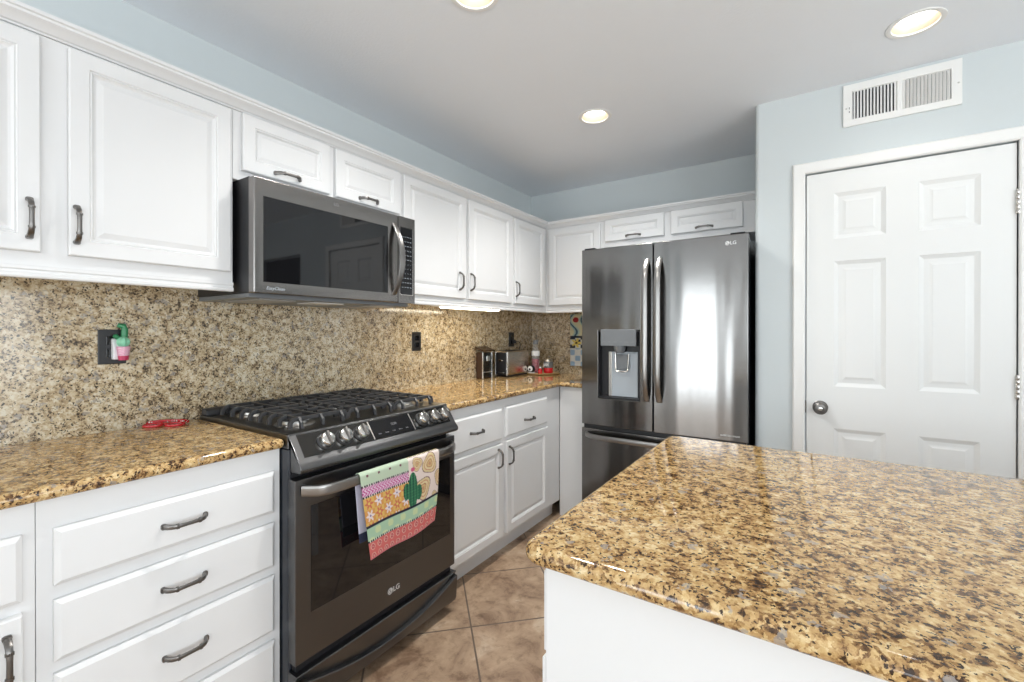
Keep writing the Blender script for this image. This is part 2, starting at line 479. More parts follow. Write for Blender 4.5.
# pantry door (six panels)
bm = bm_new()
RP = [(.010, .0055), (.018, .0085), (.030, .0075), (.046, .0015)]
grid_panel(bm, [DX0 + .003, 2.140, 2.335, 2.448, 2.643, DX1 - .0005], [.012, .22, .79, .992, 1.595, 1.703, 1.922, DZ - .003],
           YP + .003, YP + .040, {(1, 1), (3, 1), (1, 3), (3, 3), (1, 5), (3, 5)}, RP)
door = struct(obj('door_1', bm, M['doorw'], None, .0015, 1, ang=20))
bm = bm_new()
lathe(bm, [(.0, .0), (.031, 0), (.032, .004), (.027, .009), (.013, .011), (.011, .03), (.02, .034), (.0285, .044), (.029, .054), (.022, .062), (.010, .0645), (0, .064)], (2.087, YP + .003, .887), 'y')
k = obj('door_knob', bm, M['nickel'], door); k['label'] = 'dark chrome round knob'
bm = bm_new(); lathe(bm, [(0, 0), (.009, 0), (.009, .002), (.006, .003), (0, .003)], (2.087, YP + .003 - .063, .887), 'y', 16)
obj('knob_button', bm, M['chrome'], k)
bxo('latch', (DX0 - .0012, DX0 + .0026, YP - .001, YP + .004, .855, .915), M['nickel'], door, .0005)
for hz in (1.785, 1.03, .22):
    bm = bm_new()
    for q in range(5):
        z0 = hz - .05 + q * .02
        lathe(bm, [(0, 0), (.0065, .0005), (.0075, .002), (.0075, .018), (.0065, .0195), (0, .02)], (DX1 + .001, YP - .004, z0), 'z', 14)
    h = obj('hinge', bm, M['satin'], door)
# casing
bm = bm_new()
cw = .052
prof = [(0, 0), (0, .010), (.006, .014), (.020, .013), (.034, .016), (.046, .017), (.052, .012), (.052, 0)]   # (distance outwards, thickness)
def casing_side(x_in, sgn):
    z1 = DZ + .004
    rows = []
    for d, t in prof:
        x = x_in + sgn * d
        rows.append((bm.verts.new((x, YP - t, 0)), bm.verts.new((x, YP - t, z1 + d))))
    return rows
L = casing_side(DX0 - .003, -1); R = casing_side(DX1 + .003, 1)
n = len(prof)
for rows in (L, R):
    for i in range(n): 
        a, b = rows[i], rows[(i + 1) % n]
        bm.faces.new((a[0], b[0], b[1], a[1]))
for i in range(n):
    a, b = L[i], L[(i + 1) % n]; c_, d_ = R[i], R[(i + 1) % n]
    bm.faces.new((a[1], b[1], d_[1], c_[1]))
for sgn, x in ((-1, DX0 - .002), (1, DX1 + .002)):     # jambs
    box(bm, min(x, x - sgn * -.0), max(x, x + .0001), YP, YP + .1, 0, DZ + .003)
struct(obj('trim_1', bm, M['trimw'], None, 0, ang=30))
bm = bm_new(); box(bm, DX0 - .001, DX1 + .001, YP + .052, YP + .1, 0, DZ + .002)
struct(obj('trim_2', bm, M['trimw'], smooth=False))
bm = bm_new()
for (a0, a1) in ((1.827, DX0 - .055), (DX1 + .055, 3.25), (4.1, XR)):
    prism_x(bm, [(YP, 0), (YP - .012, 0), (YP - .012, .07), (YP - .007, .082), (YP, .085)], a0, a1)
struct(obj('baseboard_pantry', bm, M['trimw']))

# ------------------------------------------------------------------ cabinets
DOOR = [(0, 0), (0, .0165), (.003, .0195), (.042, .0195), (.0445, .0160), (.048, .0172), (.053, .012), (.057, .0100), (.059, .0100), (.074, .0150), (.078, .0150)]
SMALL = [(0, 0), (0, .0165), (.003, .0195), (.040, .0195), (.0425, .0165), (.046, .0175), (.050, .012), (.053, .0105), (.066, .0150), (.069, .0150)]
SLAB = [(0, 0), (0, .010), (.003, .0125), (.0105, .018), (.012, .018)]
def handle(parent, x, y, z, vert, mat='nickel', L=.098):
    """arched pull with flat feet and two collars; y = door face"""
    bm = bm_new(); h = L / 2
    if vert: Mt = Matrix.Translation((x, y, z)) @ Matrix.Rotation(H90, 4, 'Y')
    else: Mt = Matrix.Translation((x, y, z))
    pts, ra, rb = [], [], []
    N = 18
    for i in range(N + 1):
        u = -1 + 2 * i / N
        px = h * u
        e = abs(u)
        py = -.027 * (1 - e ** 5) - .003
        pts.append((px, py, 0)); w = .0052 + .0018 * e ** 2
        ra.append(w); rb.append(.0036 + .0012 * e ** 3)
    pts[0] = (-h, 0, 0); pts[-1] = (h, 0, 0)
    sweep(bm, pts, ra, rb, (0, 0, 1), 10, 3.0, True, Mt)
    for u in (-.56, -.50, .50, .56):
        px = h * u; e = abs(u); py = -.027 * (1 - e ** 5) - .003
        sweep(bm, [(px - .0012, py, 0), (px + .0012, py, 0)], .0072, .0054, (0, 0, 1), 10, 3.0, True, Mt)
    for sg in (-1, 1):
        sweep(bm, [(sg * h, .0, 0), (sg * h, -.006, 0)], .0078, .0058, (0, 0, 1), 10, 3.0, True, Mt)
    return obj('handle', bm, M[mat], parent)
def cab_door(parent, x0, x1, z0, z1, yf, hx=None, hz=None, vert=True, rings=DOOR, name='door'):
    """yf: face-frame plane the door sits on"""
    bm = bm_new(); rings_rect(bm, x0, x1, z0, z1, yf - .0005, rings)
    d = obj(name, bm, M['white'], parent, 0, ang=18)
    if hx is not None: handle(d, hx, yf - .0005 - .0195 + (.002 if rings is SLAB else 0), hz, vert)
    return d

# --- upper cabinets, left wall.  local x = world y - y0, local y = -world x
UF = -.337
def upper(label, y0, y1, z0, z1, doors, loc_rot, yfront=UF, group='white wall cabinets', depth=None):
    loc, rot = loc_rot
    t = thing('wall_cabinet', label, 'cabinet', loc, rot, group)
    bxo('body', (y0 + .0005, y1 - .0005, yfront, -.001, z0, z1), M['white'], t, .001)
    for d in doors: cab_door(t, *d[:4], yfront, *d[4:])
    return t
LW = lambda y: ((0, y, 0), H90)
upper('white wall cabinet at the photo\'s left edge, left of the microwave, two raised-panel doors', -.13, .785 , 1.43, 2.046,
      [(-.112, .304, 1.466, 2.035, .282, 1.551, True), (.358, .772, 1.466, 2.035, .3725, 1.551, True)], LW(0))
ym = 0
upper('short white wall cabinet over the microwave with two small doors', .785, 1.563, 1.80, 2.046,
      [(.812, 1.161, 1.835, 2.040, .975, 1.856, False, SMALL), (1.190, 1.550, 1.835, 2.040, 1.358, 1.856, False, SMALL)], LW(0))
upper('white two-door wall cabinet between the microwave and the corner door, over the strip light', 1.563, 2.571, 1.43, 2.046,
      [(1.577, 2.062, 1.448, 2.040, 2.004, 1.547, True), (2.090, 2.552, 1.448, 2.040, 2.106, 1.550, True)], LW(0))
upper('white single-door wall cabinet in the corner over the appliances, handle at its left', 2.571, YB - .001, 1.43, 2.046,
      [(2.590, 3.005, 1.450, 2.036, 2.602, 1.547, True)], LW(0))
# --- back wall uppers: local = world x, y relative YB
BW = ((0, YB, 0), 0)
BF = 3.055 - YB
upper('white wall cabinet on the back wall left of the fridge, door without a handle', .3375, .806, 1.43, 2.046,
      [(.372, .790, 1.455, 2.030)], BW, BF)
upper('short white wall cabinet above the black fridge with two small doors', .806, 1.804, 1.855, 2.046,
      [(.826, 1.238, 1.893, 2.044, 1.032, 1.916, False, SMALL), (1.283, 1.706, 1.893, 2.044, 1.488, 1.915, False, SMALL)], BW, BF)

# crown moulding: one run along both walls, mitred
def run_profile(bm, prof, path):
    """prof [(out, z)]; path: list of (point(x,y), outward miter vector) """
    rows = []
    for (px, py), (mx, my) in path:
        rows.append([bm.verts.new((px + mx * o, py + my * o, z)) for o, z in prof])
    n = len(prof)
    for r0, r1 in zip(rows, rows[1:]):
        for k in range(n): bm.faces.new((r0[k], r0[(k + 1) % n], r1[(k + 1) % n], r1[k]))
    bm.faces.new(rows[0]); bm.faces.new(rows[-1][::-1])
crown = [(-.02, 2.047), (.004, 2.047), (.006, 2.051), (.012, 2.053), (.018, 2.060), (.027, 2.066), (.034, 2.070), (.038, 2.072), (.038, 2.079), (.044, 2.081), (.044, 2.0905), (-.02, 2.0905)]
bm = bm_new()
run_profile(bm, crown, [((.337, -.13), (1, 0)), ((.337, 3.055), (1, -1)), ((1.804, 3.055), (0, -1))])
tag(obj('crown_molding', bm, M['white'], ang=25), 'white crown molding running along the tops of all the wall cabinets', 'molding')
bm = bm_new()    # top boards behind the crown
rail = [(-.018, 1.398), (.004, 1.398), (.006, 1.402), (.006, 1.409), (.002, 1.412), (.002, 1.418), (.005, 1.421), (.005, 1.4295), (-.018, 1.4295)]
run_profile(bm, rail, [((.339, -.13), (1, 0)), ((.339, .784), (1, 0))])
tag(obj('light_rail', bm, M['white'], ang=25), 'white light rail under the wall cabinet left of the microwave', 'molding')
bm = bm_new()
run_profile(bm, rail, [((.339, 1.564), (1, 0)), ((.339, 3.053), (1, -1)), ((.806, 3.053), (0, -1))])
tag(obj('light_rail', bm, M['white'], ang=25), 'white light rail under the wall cabinets from microwave to fridge', 'molding')

# --- base cabinets
BFc = -.616
def base(label, y0, y1, parts, kick=True):
    t = thing('base_cabinet', label, 'cabinet', (0, 0, 0), H90, 'white base cabinets along the left wall')
    bxo('body', (y0 + .0005, y1 - .0005, BFc, -.001, .105, .881), M['white'], t, .001)
    bxo('toe_kick', (y0 + .0005, y1 - .0005, -.56, -.5, 0, .104), M['white'], t, .0)
    for kind, *a in parts:
        if kind == 'door': cab_door(t, *a[:4], BFc, *a[4:])
        else: cab_door(t, *a[:4], BFc, *a[4:], False, SLAB, 'drawer')
    return t
base('white base cabinet at the photo\'s lower left edge, a drawer over a door', -.40, .247,
     [('drawer', -.37, .225, .672, .816, -.07, .744), ('door', -.37, .225, .13, .646, .201, .562)])
base('white base cabinet of four stacked drawers left of the range', .247, .798,
     [('drawer', .274, .775, .683, .812, .526, .745), ('drawer', .274, .775, .511, .650, .525, .580),
      ('drawer', .274, .775, .306, .483, .528, .398), ('drawer', .274, .775, .128, .276, .528, .203)])
base('white base cabinet right of the range with two drawers over two doors', 1.561, 2.7465,
     [('drawer', 1.583, 2.040, .662, .832, 1.804, .747), ('drawer', 2.079, 2.551, .666, .834, 2.315, .733),
      ('door', 1.583, 2.040, .128, .638, 1.995, .565), ('door', 2.079, 2.551, .128, .642, 2.102, .560)])
t = thing('base_cabinet', 'narrow plain white end cabinet between the corner and the fridge', 'cabinet', (0, 0, 0), 0)
bxo('body', (.618, .862, 2.7475, YB - .001, .0, .881), M['white'], t, .001)
bxo('side_panel', (.8622, .8655, 2.7475, YB - .001, 0, .881), M['white'], t, .0)

# --- counters
bm = bm_new(); box(bm, .0215, .6447, -.40, .8015, .8825, CT)
tag(obj('countertop', bm, M['granite'], None, .0145, 5), 'golden granite countertop left of the range over the drawers', 'countertop')
bm = bm_new()
prism_z(bm, [(.0215, 1.5605), (.6447, 1.5605), (.6447, 2.712), (.8655, 2.712), (.8655, YB - .0215), (.0215, YB - .0215)], .8825, CT)
tag(obj('countertop', bm, M['granite'], None, .0145, 5), 'golden granite L-shaped countertop between the range and the fridge', 'countertop')
bm = bm_new()
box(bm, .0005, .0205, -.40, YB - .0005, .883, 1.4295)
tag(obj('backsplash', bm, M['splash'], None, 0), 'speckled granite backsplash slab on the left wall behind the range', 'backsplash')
bm = bm_new()
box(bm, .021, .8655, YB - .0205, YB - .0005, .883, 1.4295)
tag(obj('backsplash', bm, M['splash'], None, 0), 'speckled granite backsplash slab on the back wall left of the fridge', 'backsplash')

# --- island
IX0, IX1, IY0, IY1 = 1.651, 3.9, .612, 1.5422
def rrect(x0, x1, y0, y1, r, n=8):
    out = []
    for cx, cy, a0 in ((x1 - r, y0 + r, -H90), (x1 - r, y1 - r, 0), (x0 + r, y1 - r, H90), (x0 + r, y0 + r, PI)):
        for i in range(n + 1):
            a = a0 + H90 * i / n
            out.append((cx + r * math.cos(a), cy + r * math.sin(a)))
    return out
bm = bm_new()
# full bullnose: stack of inset outlines
rows = []
th = CT - .8825; rr = th / 2
for i in range(9):
    a = -H90 + PI * i / 8
    ins = rr * (1 - math.cos(a)) * .95; z = .8825 + rr + rr * math.sin(a)
    rows.append([bm.verts.new((x, y, z)) for x, y in rrect(IX0 + ins, IX1 - ins, IY0 + ins, IY1 - ins, .036 - ins * .8)])
for r0, r1 in zip(rows, rows[1:]):
    n = len(r0)
    for k in range(n): bm.faces.new((r0[k], r0[(k + 1) % n], r1[(k + 1) % n], r1[k]))
bm.faces.new(rows[0][::-1]); bm.faces.new(rows[-1])
tag(obj('island_countertop', bm, M['granite'], None, 0, ang=40), 'golden granite island countertop with a rounded edge in the foreground', 'countertop')
t = thing('kitchen_island', 'white island cabinet with a plain side under the foreground granite top', 'island', (0, 0, 0))
bxo('body', (1.6795, IX1 - .04, .655, IY1 - .03, .0, .8815), M['white'], t, .002)
def isl_front(y0, y1, z0, z1, rings, th, name):
    bm = bm_new(); rings_rect(bm, -y1, -y0, z0, z1, 0, rings)
    bmesh.ops.transform(bm, matrix=Matrix.Translation((1.679, 0, 0)) @ Matrix.Rotation(-H90, 4, 'Z'), verts=bm.verts[:])
    return obj(name, bm, M['white'], t, 0, ang=18)
for y0, y1 in ((.657, 1.06), (1.085, 1.49)):
    isl_front(y0, y1, .725, .858, [(0, 0), (0, .003), (.006, .006), (.01, .006)], 0, 'drawer')
    isl_front(y0, y1, .12, .712, [(0, 0), (0, .006), (.012, .013), (.05, .013), (.055, .010), (.08, .0115)], 0, 'door')

# ------------------------------------------------------------------ range
def logo_LG(parent, x, y, z, s, mat, facing=None):
    """round badge plus the two letters, on a plane facing -y"""
    bm = bm_new(); lathe(bm, [(0, 0), (s * .55, 0), (s * .55, .0006), (0, .0006)], (x, y, z), 'y', 28)
    o = obj('logo_badge', bm, mat, parent)
    bm = bm_new()
    yy = y - .0009; tl_ = s * .07
    box(bm, x - s * .06, x + s * .03, yy, yy + .0004, z - s * .22, z + s * .25)
    box(bm, x - s * .06, x + s * .18, yy, yy + .0004, z - s * .22, z - s * .14)
    box(bm, x - s * .28, x - s * .17, yy, yy + .0004, z + s * .10, z + s * .2)
    for i in range(14):
        a0 = PI * .5 + (PI * 1.5) * i / 14; a1 = PI * .5 + (PI * 1.5) * (i + 1) / 14
        r0, r1 = s * .36, s * .43
        bm.faces.new([bm.verts.new((x + r * math.cos(a), yy, z + r * math.sin(a))) for r, a in ((r0, a0), (r1, a0), (r1, a1), (r0, a1))])
    obj('badge_face', bm, M['steelr'], o, smooth=False)
    text_obj('logo_letters', 'LG', s * 1.25, mat, parent, face_m(x + s * 1.38, y - .0001, z), weight=.0004)

YCR = 1.174
rg = thing('gas_range', 'black stainless slide-in gas range with six knobs between the white base cabinets', 'range', (0, YCR, 0), H90)
HW = .378
bxo('body', (-HW + .006, HW - .006, -.665, -.03, .03, .878), M['blackm'], rg, .003)
bm = bm_new(); box(bm, -HW + .007, HW + .008, -.655, -.028, .878, .9255)
obj('cooktop', bm, M['steelr'], rg, .004)
bm = bm_new(); prism_x(bm, [(-.028, .9257), (-.082, .9257), (-.076, .944), (-.066, .951), (-.034, .951)], -HW + .012, HW + .016)
o = obj('rear_trim', bm, M['iron'], rg, .003)
bm = bm_new()
prism_x(bm, [(-.600, .9258), (-.645, .9262), (-.652, .924), (-.714, .842), (-.724, .832), (-.727, .822), (-.724, .813), (-.716, .808), (-.666, .808), (-.666, .90), (-.60, .90)], -HW + .008, HW + .004)
cp_ = obj('control_panel', bm, M['steelr'], rg, .004, 3)
# basis on the sloped face
p0 = Vector((0, -.652, .924)); p1 = Vector((0, -.714, .842))
dn = (p1 - p0).normalized(); nrm = Vector((0, dn.z, -dn.y)); 
if nrm.y > 0: nrm = -nrm
def slope(x, s_, h=0.0): return p0 + dn * s_ + nrm * h + Vector((x, 0, 0))
Ms = Matrix((( 1, 0, 0, 0), (0, -dn.y, nrm.y, 0), (0, -dn.z, nrm.z, 0), (0, 0, 0, 1)))   # x, up-slope, normal
def slope_m(x, s_, h=0.0): return Matrix.Translation(slope(x, s_, h)) @ Ms
bm = bm_new(); box(bm, -.345, .352, -.041, .041, 0, .0012)
bmesh.ops.transform(bm, matrix=slope_m(.0, .047, .0001), verts=bm.verts[:])
obj('fascia', bm, M['fascia'], rg, .0006)
# display
bm = bm_new()
q = slope_m(-.025 + 0, .052, 0)
for sx, sz, t_, mi in ((.112, .037, .0012, 0),):
    vs = box(bm, -.100, .100, -.0355, .0355, 0, .0015)
bmesh.ops.transform(bm, matrix=slope_m(.035, .048, .0015), verts=bm.verts[:])
dsp = obj('display', bm, M['glassb'], rg, .0006)
for sx in (-.1025, .1025):
    bm = bm_new(); box(bm, sx - .002, sx + .002, -.037, .037, 0, .0022)
    bmesh.ops.transform(bm, matrix=slope_m(.035, .048, .0015), verts=bm.verts[:])
    obj('display_trim', bm, M['satin'], dsp)
text_obj('clock_digits', '12:20', .013, M['textd'], dsp, slope_m(.045, .040, .0032))
for i, s_ in enumerate(('Bake', 'Roast', 'Conv', 'Warm', 'Start')):
    text_obj('touch_label', s_, .007, M['textd'], dsp, slope_m(-.035 + i * .034, .068, .0032))
# knobs
kn = [.918, .990, 1.061, 1.368, 1.436, 1.498]
def knob(x):
    bm = bm_new(); Mk = slope_m(x, .044, 0)
    R3 = Ms.to_3x3().to_4x4()
    lathe(bm, [(0, 0), (.030, 0), (.030, .003), (.0275, .006), (0, .006)], slope(x, .049, .0014), 'z', 26, R3)
    bz = obj('knob_bezel', bm, M['iron'], None)
    bm = bm_new()
    lathe(bm, [(0, .006), (.0255, .006), (.0265, .010), (.0245, .022), (.0225, .026), (.018, .028), (0, .0275)], slope(x, .049, .0014), 'z', 26, R3)
    k = obj('knob', bm, M['chrome'], rg); bz.parent = k
    bm = bm_new()
    box(bm, -.0045, .0045, -.0235, .0235, .024, .0345)
    bmesh.ops.transform(bm, matrix=Matrix.Translation(slope(x, .049, .0014)) @ R3, verts=bm.verts[:])
    obj('knob_grip', bm, M['nickel'], k, .0015)
for y in kn: knob(y - YCR)
# vent slot shadow below the panel + oven door
bxo('door_gap', (-HW + .012, HW - .012, -.668, -.66, .788, .808), M['black'], rg, 0)
bm = bm_new()
xs = [-HW, -.328, .353, HW]; zs = [.206, .348, .7, .788]
grid_panel(bm, [-HW, -.328, .332 + .02, HW], zs, -.7065, -.668, {(1, 1)}, [(.004, .0015)])
od = obj('oven_door', bm, M['steelr'], rg, .003, 2)
bxo('oven_window', (-.3235, .3475, -.7062, -.7040, .3525, .6955), M['glassb'], od, 0)
# side strips on the left edge of the door seen against the cabinet
bm = bm_new()
N = 24; pts = []
for i in range(N + 1):
    u = -1 + 2 * i / N
    pts.append((.354 * u, -.7065 - .058 * (1 - abs(u) ** 14) , .752))
sweep(bm, pts, .0175, .008, (0, 0, 1), 14, 4)
obj('handle', bm, M['steelh'], od)
logo_LG(od, 1.178 - YCR, -.7067, .262, .022, M['text'])
bxo('seal_gap', (-HW + .012, HW - .012, -.69, -.668, .176, .206), M['black'], rg, 0)
# warming drawer with a smile-shaped pull lip
bm = bm_new()
def lipz(u): return .088 + .070 * abs(u) ** 2.0
N = 28
rowsd = []
for i in range(N + 1):
    u = -1 + 2 * i / N; x = HW * u; lz = lipz(u)
    prof = [(-.668, .177), (-.713, .177), (-.715, .174), (-.706, lz + .004), (-.720, lz + .0015), (-.722, lz - .002), (-.716, .060), (-.710, .046), (-.668, .046)]
    rowsd.append([bm.verts.new((x, a, b)) for a, b in prof])
for r0, r1 in zip(rowsd, rowsd[1:]):
    m_ = len(r0)
    for k in range(m_): bm.faces.new((r0[k], r0[(k + 1) % m_], r1[(k + 1) % m_], r1[k]))
bm.faces.new(rowsd[0]); bm.faces.new(rowsd[-1][::-1])
dr = obj('drawer', bm, M['steelr'], rg, 0, ang=30)
for sx in (-.33, .33):
    for sy in (-.60, -.1):
        bm = bm_new(); lathe(bm, [(0, 0), (.018, 0), (.018, .012), (.009, .014), (.009, .031), (0, .031)], (sx, sy, 0), 'z', 14)
        obj('foot', bm, M['black'], rg)
# burners
for bx_, by_, r_ in ((-.255, -.50, .048), (-.255, -.20, .036), (0, -.34, .055), (.255, -.50, .044), (.255, -.20, .036)):
    bm = bm_new()
    lathe(bm, [(0, 0), (r_ + .02, 0), (r_ + .018, .004), (r_ + .002, .006), (r_, .014), (0, .014)], (bx_, by_, .9258), 'z', 28)
    b_ = obj('burner', bm, M['satin'], rg)
    bm = bm_new(); lathe(bm, [(0, 0), (r_ - .004, 0), (r_ - .002, .003), (r_ - .006, .008), (0, .009)], (bx_, by_, .9400), 'z', 28)
    obj('burner_cap', bm, M['iron'], b_)
# grates: three castings, bars with down-turned ends
def grate(x0, x1):
    bm = bm_new(); zt = .9600; zb = .9262
    ys = [-.125, -.200, -.270, -.335, -.400, -.465, -.530, -.595]
    def bar(pts): sweep(bm, pts, .0052, .0070, (0, 0, 1) , 8, 4)
    for i, y in enumerate(ys):
        if i in (0, len(ys) - 1) or True:
            mid = (x0 + x1) / 2
            gap = .030 if i in (1, 2, 5, 6) else 0
            for s_, xe in ((-1, x0), (1, x1)):
                pp = [(mid + s_ * gap, y, zt)]
                xin = xe - s_ * .022
                pp += [(xin, y, zt), (xe - s_ * .009, y, zt - .003), (xe - s_ * .002, y, zt - .012), (xe, y, zb + .004)]
                sweep(bm, [Vector(a) for a in pp], .0068, .0075, (0, 1, 0), 8, 4)
    for x in (x0 + .03, (x0 + x1) / 2, x1 - .03):
        gapy = x == (x0 + x1) / 2
        pts = [(x, ys[0] + .02, zb + .002), (x, ys[0] + .018, zt - .012), (x, ys[0] + .008, zt), (x, ys[-1] - .008, zt), (x, ys[-1] - .018, zt - .012), (x, ys[-1] - .020, zb + .002)]
        sweep(bm, [Vector(a) for a in pts], .0055, .0068, (1, 0, 0), 8, 4)
    obj('grate', bm, M['iron'], rg)
grate(-.330, -.110); grate(-.104, .118); grate(.124, .346)

# ------------------------------------------------------------------ towel on the oven handle
def hexc(r, g, b): return lin((r, g, b))[:3]
def towel_pat(u, v):
    """u 0..1 left to right, v 0 (top) .. 1 (bottom)"""
    W_, Hh = .385, .30
    X, Y = u * W_, v * Hh
    if v > .985: return hexc(225, 110, 120)
    # bottom band coral
    if v > .82:
        a = math.hypot((X % .034) - .017, ((Y - .82 * Hh) % .030) - .015)
        return hexc(235, 180, 160) if .008 < a < .011 or a < .003 else (hexc(205, 70, 85) if a < .008 else hexc(228, 100, 95))
    if v > .795: return hexc(20, 25, 45) if (X % .010) < .006 else hexc(225, 235, 215)
    if v > .66:
        w = math.sin(X * 95) * math.sin(Y * 110)
        return hexc(176, 214, 178) if w < .25 else hexc(212, 228, 168)
    if v > .635: return hexc(24, 30, 55)
    if u < .56:
        if v < .19:
            a = math.hypot((X % .050) - .028, Y - .030)
            return hexc(120, 60, 80) if a < .0045 else hexc(196, 216, 186)
        if v < .215: return hexc(22, 22, 42) if (X % .010) < .006 else hexc(230, 225, 215)
        if v < .31:
            k_ = (X + abs(((Y * 1.6) % .03) - .015) * 1.0) % .014
            return hexc(205, 60, 150) if k_ < .008 else hexc(240, 215, 235)
        if v < .335: return hexc(22, 22, 42) if (X % .010) < .006 else hexc(230, 225, 215)
    # cactus
    cx, cy = .235, .36 * Hh
    def el(ax, ay, rx, ry): return ((X - ax) / rx) ** 2 + ((Y - ay) / ry) ** 2 < 1
    if el(.236, .46 * Hh, .025, .068) or el(.203, .44 * Hh, .017, .030) or el(.268, .50 * Hh, .017, .028) or (.2 < X < .27 and abs(Y - .50 * Hh) < .010):
        return hexc(14, 66, 58) if (X % .008) < .0032 and (Y % .010) < .007 else (hexc(28, 112, 76) if (X * 60 % 1) < .6 else hexc(60, 150, 96))
    if el(.238, .20 * Hh, .010, .008): return hexc(220, 80, 130)
    if u < .56:
        px, py = (X % .044) - .022, ((Y - .335 * Hh) % .040) - .020
        r_ = math.hypot(px, py); an = math.atan2(py, px)
        par = int(X / .044) + int((Y - .335 * Hh) / .040)
        petal = .0135 + .006 * math.cos(6 * an)
        if par % 2:
            if r_ < .0035: return hexc(120, 90, 170)
            return hexc(245, 228, 228) if r_ < petal else hexc(232, 158, 60)
        if r_ < .005: return hexc(240, 210, 90)
        return hexc(224, 110, 70) if r_ < petal else hexc(238, 190, 80)
    # agate rings on blush
    if v < .035: return hexc(226, 206, 120)
    if v < .055: return hexc(22, 22, 42) if (X % .010) < .006 else hexc(235, 225, 205)
    best = 9
    for ax, ay, sc in ((.330, .20 * Hh, .040), (.292, .48 * Hh, .042), (.392, .42 * Hh, .034), (.262, .15 * Hh, .026), (.362, .66 * Hh, .022)):
        th = math.atan2(Y - ay, X - ax)
        d = math.hypot(X - ax, (Y - ay)) / (sc * (1 + .12 * math.cos(3 * th + ax * 50)))
        best = min(best, d)
    if best < 1:
        b_ = best
        if b_ > .92: return hexc(150, 110, 110)
        if b_ > .72: return hexc(232, 208, 150)
        if b_ > .62: return hexc(214, 150, 110)
        if b_ > .42: return hexc(238, 214, 160)
        if b_ > .34: return hexc(190, 130, 90)
        if b_ > .16: return hexc(226, 186, 120)
        return hexc(210, 150, 110)
    return hexc(244, 224, 214)
def cloth(name, NU, NV, fpos, fcol, mat, parent=None, thick=.0025):
    verts = []; cols = []
    for j in range(NV + 1):
        for i in range(NU + 1):
            verts.append(fpos(i / NU, j / NV)); cols.append(fcol(i / NU, j / NV))
    faces = [(j * (NU + 1) + i, j * (NU + 1) + i + 1, (j + 1) * (NU + 1) + i + 1, (j + 1) * (NU + 1) + i) for j in range(NV) for i in range(NU)]
    me = bpy.data.meshes.new(name); me.from_pydata(verts, [], faces)
    at = me.color_attributes.new('pattern', 'FLOAT_COLOR', 'POINT')
    flat = []
    for c_ in cols: flat += [c_[0], c_[1], c_[2], 1]
    at.data.foreach_set('color', flat)
    me.shade_smooth(); me.materials.append(mat)
    o = bpy.data.objects.new(name, me); C.objects.link(o)
    if parent: o.parent = parent
    md = o.modifiers.new('thickness', 'SOLIDIFY'); md.thickness = thick; md.offset = 0
    return o
bar_x, bar_z = .7645, .752
LF, LB, RB = .300, .25, .0135
def towel_pos(u, v):
    # v: 0..1 arc-length: front bottom at v=1, over the bar at v~.46, back bottom at 0
    s_ = (v - .46)
    total = LF / .54
    d = s_ * total
    taper = 0
    if d > .018:
        h = d - .018; t_ = h / LF
        x = bar_x + .0125 + .006 * t_ + .0035 * math.sin(u * 9 + 1) * t_
        z = bar_z + .010 - h + t_ * (.010 * u * u - .012 * (1 - u) + .004 * math.sin(u * 8))
        taper = t_
    elif d < -.018:
        h = -d - .018; t_ = h / LB
        x = bar_x - .0125 - .002 * t_ + .002 * math.sin(u * 7) * t_
        z = bar_z + .010 - h
        taper = t_ * .6
    else:
        a = d / .018 * H90
        x = bar_x + .0125 * math.sin(a); z = bar_z + .010 + .0115 * math.cos(a)
    y0 = .985 + .040 * taper; y1 = 1.372 - .034 * taper * taper
    if d < -.018: y0 -= .012 * taper / .6 * 0 ; y0 += -.004
    return (x, y0 + (y1 - y0) * u, z)
def towel_col(u, v):
    if v < .44:
        return hexc(196, 194, 212) if v > .06 else hexc(40, 45, 70)
    c_ = towel_pat(u, (v - .44) / .56); g_ = sum(c_) / 3
    return tuple((.85 * q + .15 * g_) * .84 for q in c_)
tw = cloth('dish_towel', 170, 240, towel_pos, towel_col, M['cloth'])
tag(tw, 'colorful patchwork dish towel with a cactus print hanging over the oven handle', 'towel')

# ------------------------------------------------------------------ microwave
mw = thing('microwave', 'black stainless over-the-range microwave mounted under the short wall cabinet', 'microwave', (0, YCR + .0, 0), H90)
ml, mr = .7965 - YCR, 1.5495 - YCR
bxo('body', (ml + .003, mr - .003, -.418, -.022, 1.392, 1.798), M['black'], mw, .003)
MS = 1.446 - YCR
bm = bm_new()
grid_panel(bm, [ml, .827 - YCR, 1.388 - YCR, MS - .0008], [1.3895, 1.4275, 1.733, 1.793], -.458, -.420, {(1, 1)}, [(.003, .0015)])
md_ = obj('door', bm, M['steelm'], mw, .005, 3)
bxo('door_window', (.8305 - YCR, 1.3845 - YCR, -.4578, -.4550, 1.431, 1.7295), M['glassb'], md_, 0)
bm = bm_new()
N = 22; pts = []; ra = []
for i in range(N + 1):
    u = -1 + 2 * i / N
    pts.append((1.418 - YCR + .010 * (1 - u * u), -.458 - .046 * (1 - abs(u) ** 2.2) , 1.588 + .163 * u)); ra.append(.0175 - .006 * abs(u))
sweep(bm, pts, ra, .005, (1, 0, 0), 14, 3.5)
obj('handle', bm, M['steelh'], md_)
text_obj('script_letters', 'EasyClean', .0165, M['lgrey'], md_, face_m(.872 - YCR, -.4583, 1.409), shear=.3)
text_obj('logo_letters', 'LG', .018, M['textd'], md_, face_m(1.12 - YCR, -.4583, 1.765))
bm = bm_new()
grid_panel(bm, [MS + .0008, MS + .012, mr - .012, mr], [1.3895, 1.428, 1.745, 1.793], -.458, -.420, {(1, 1)}, [(.001, .001)])
cpn = obj('control_panel', bm, M['steelm'], mw, .004, 3)
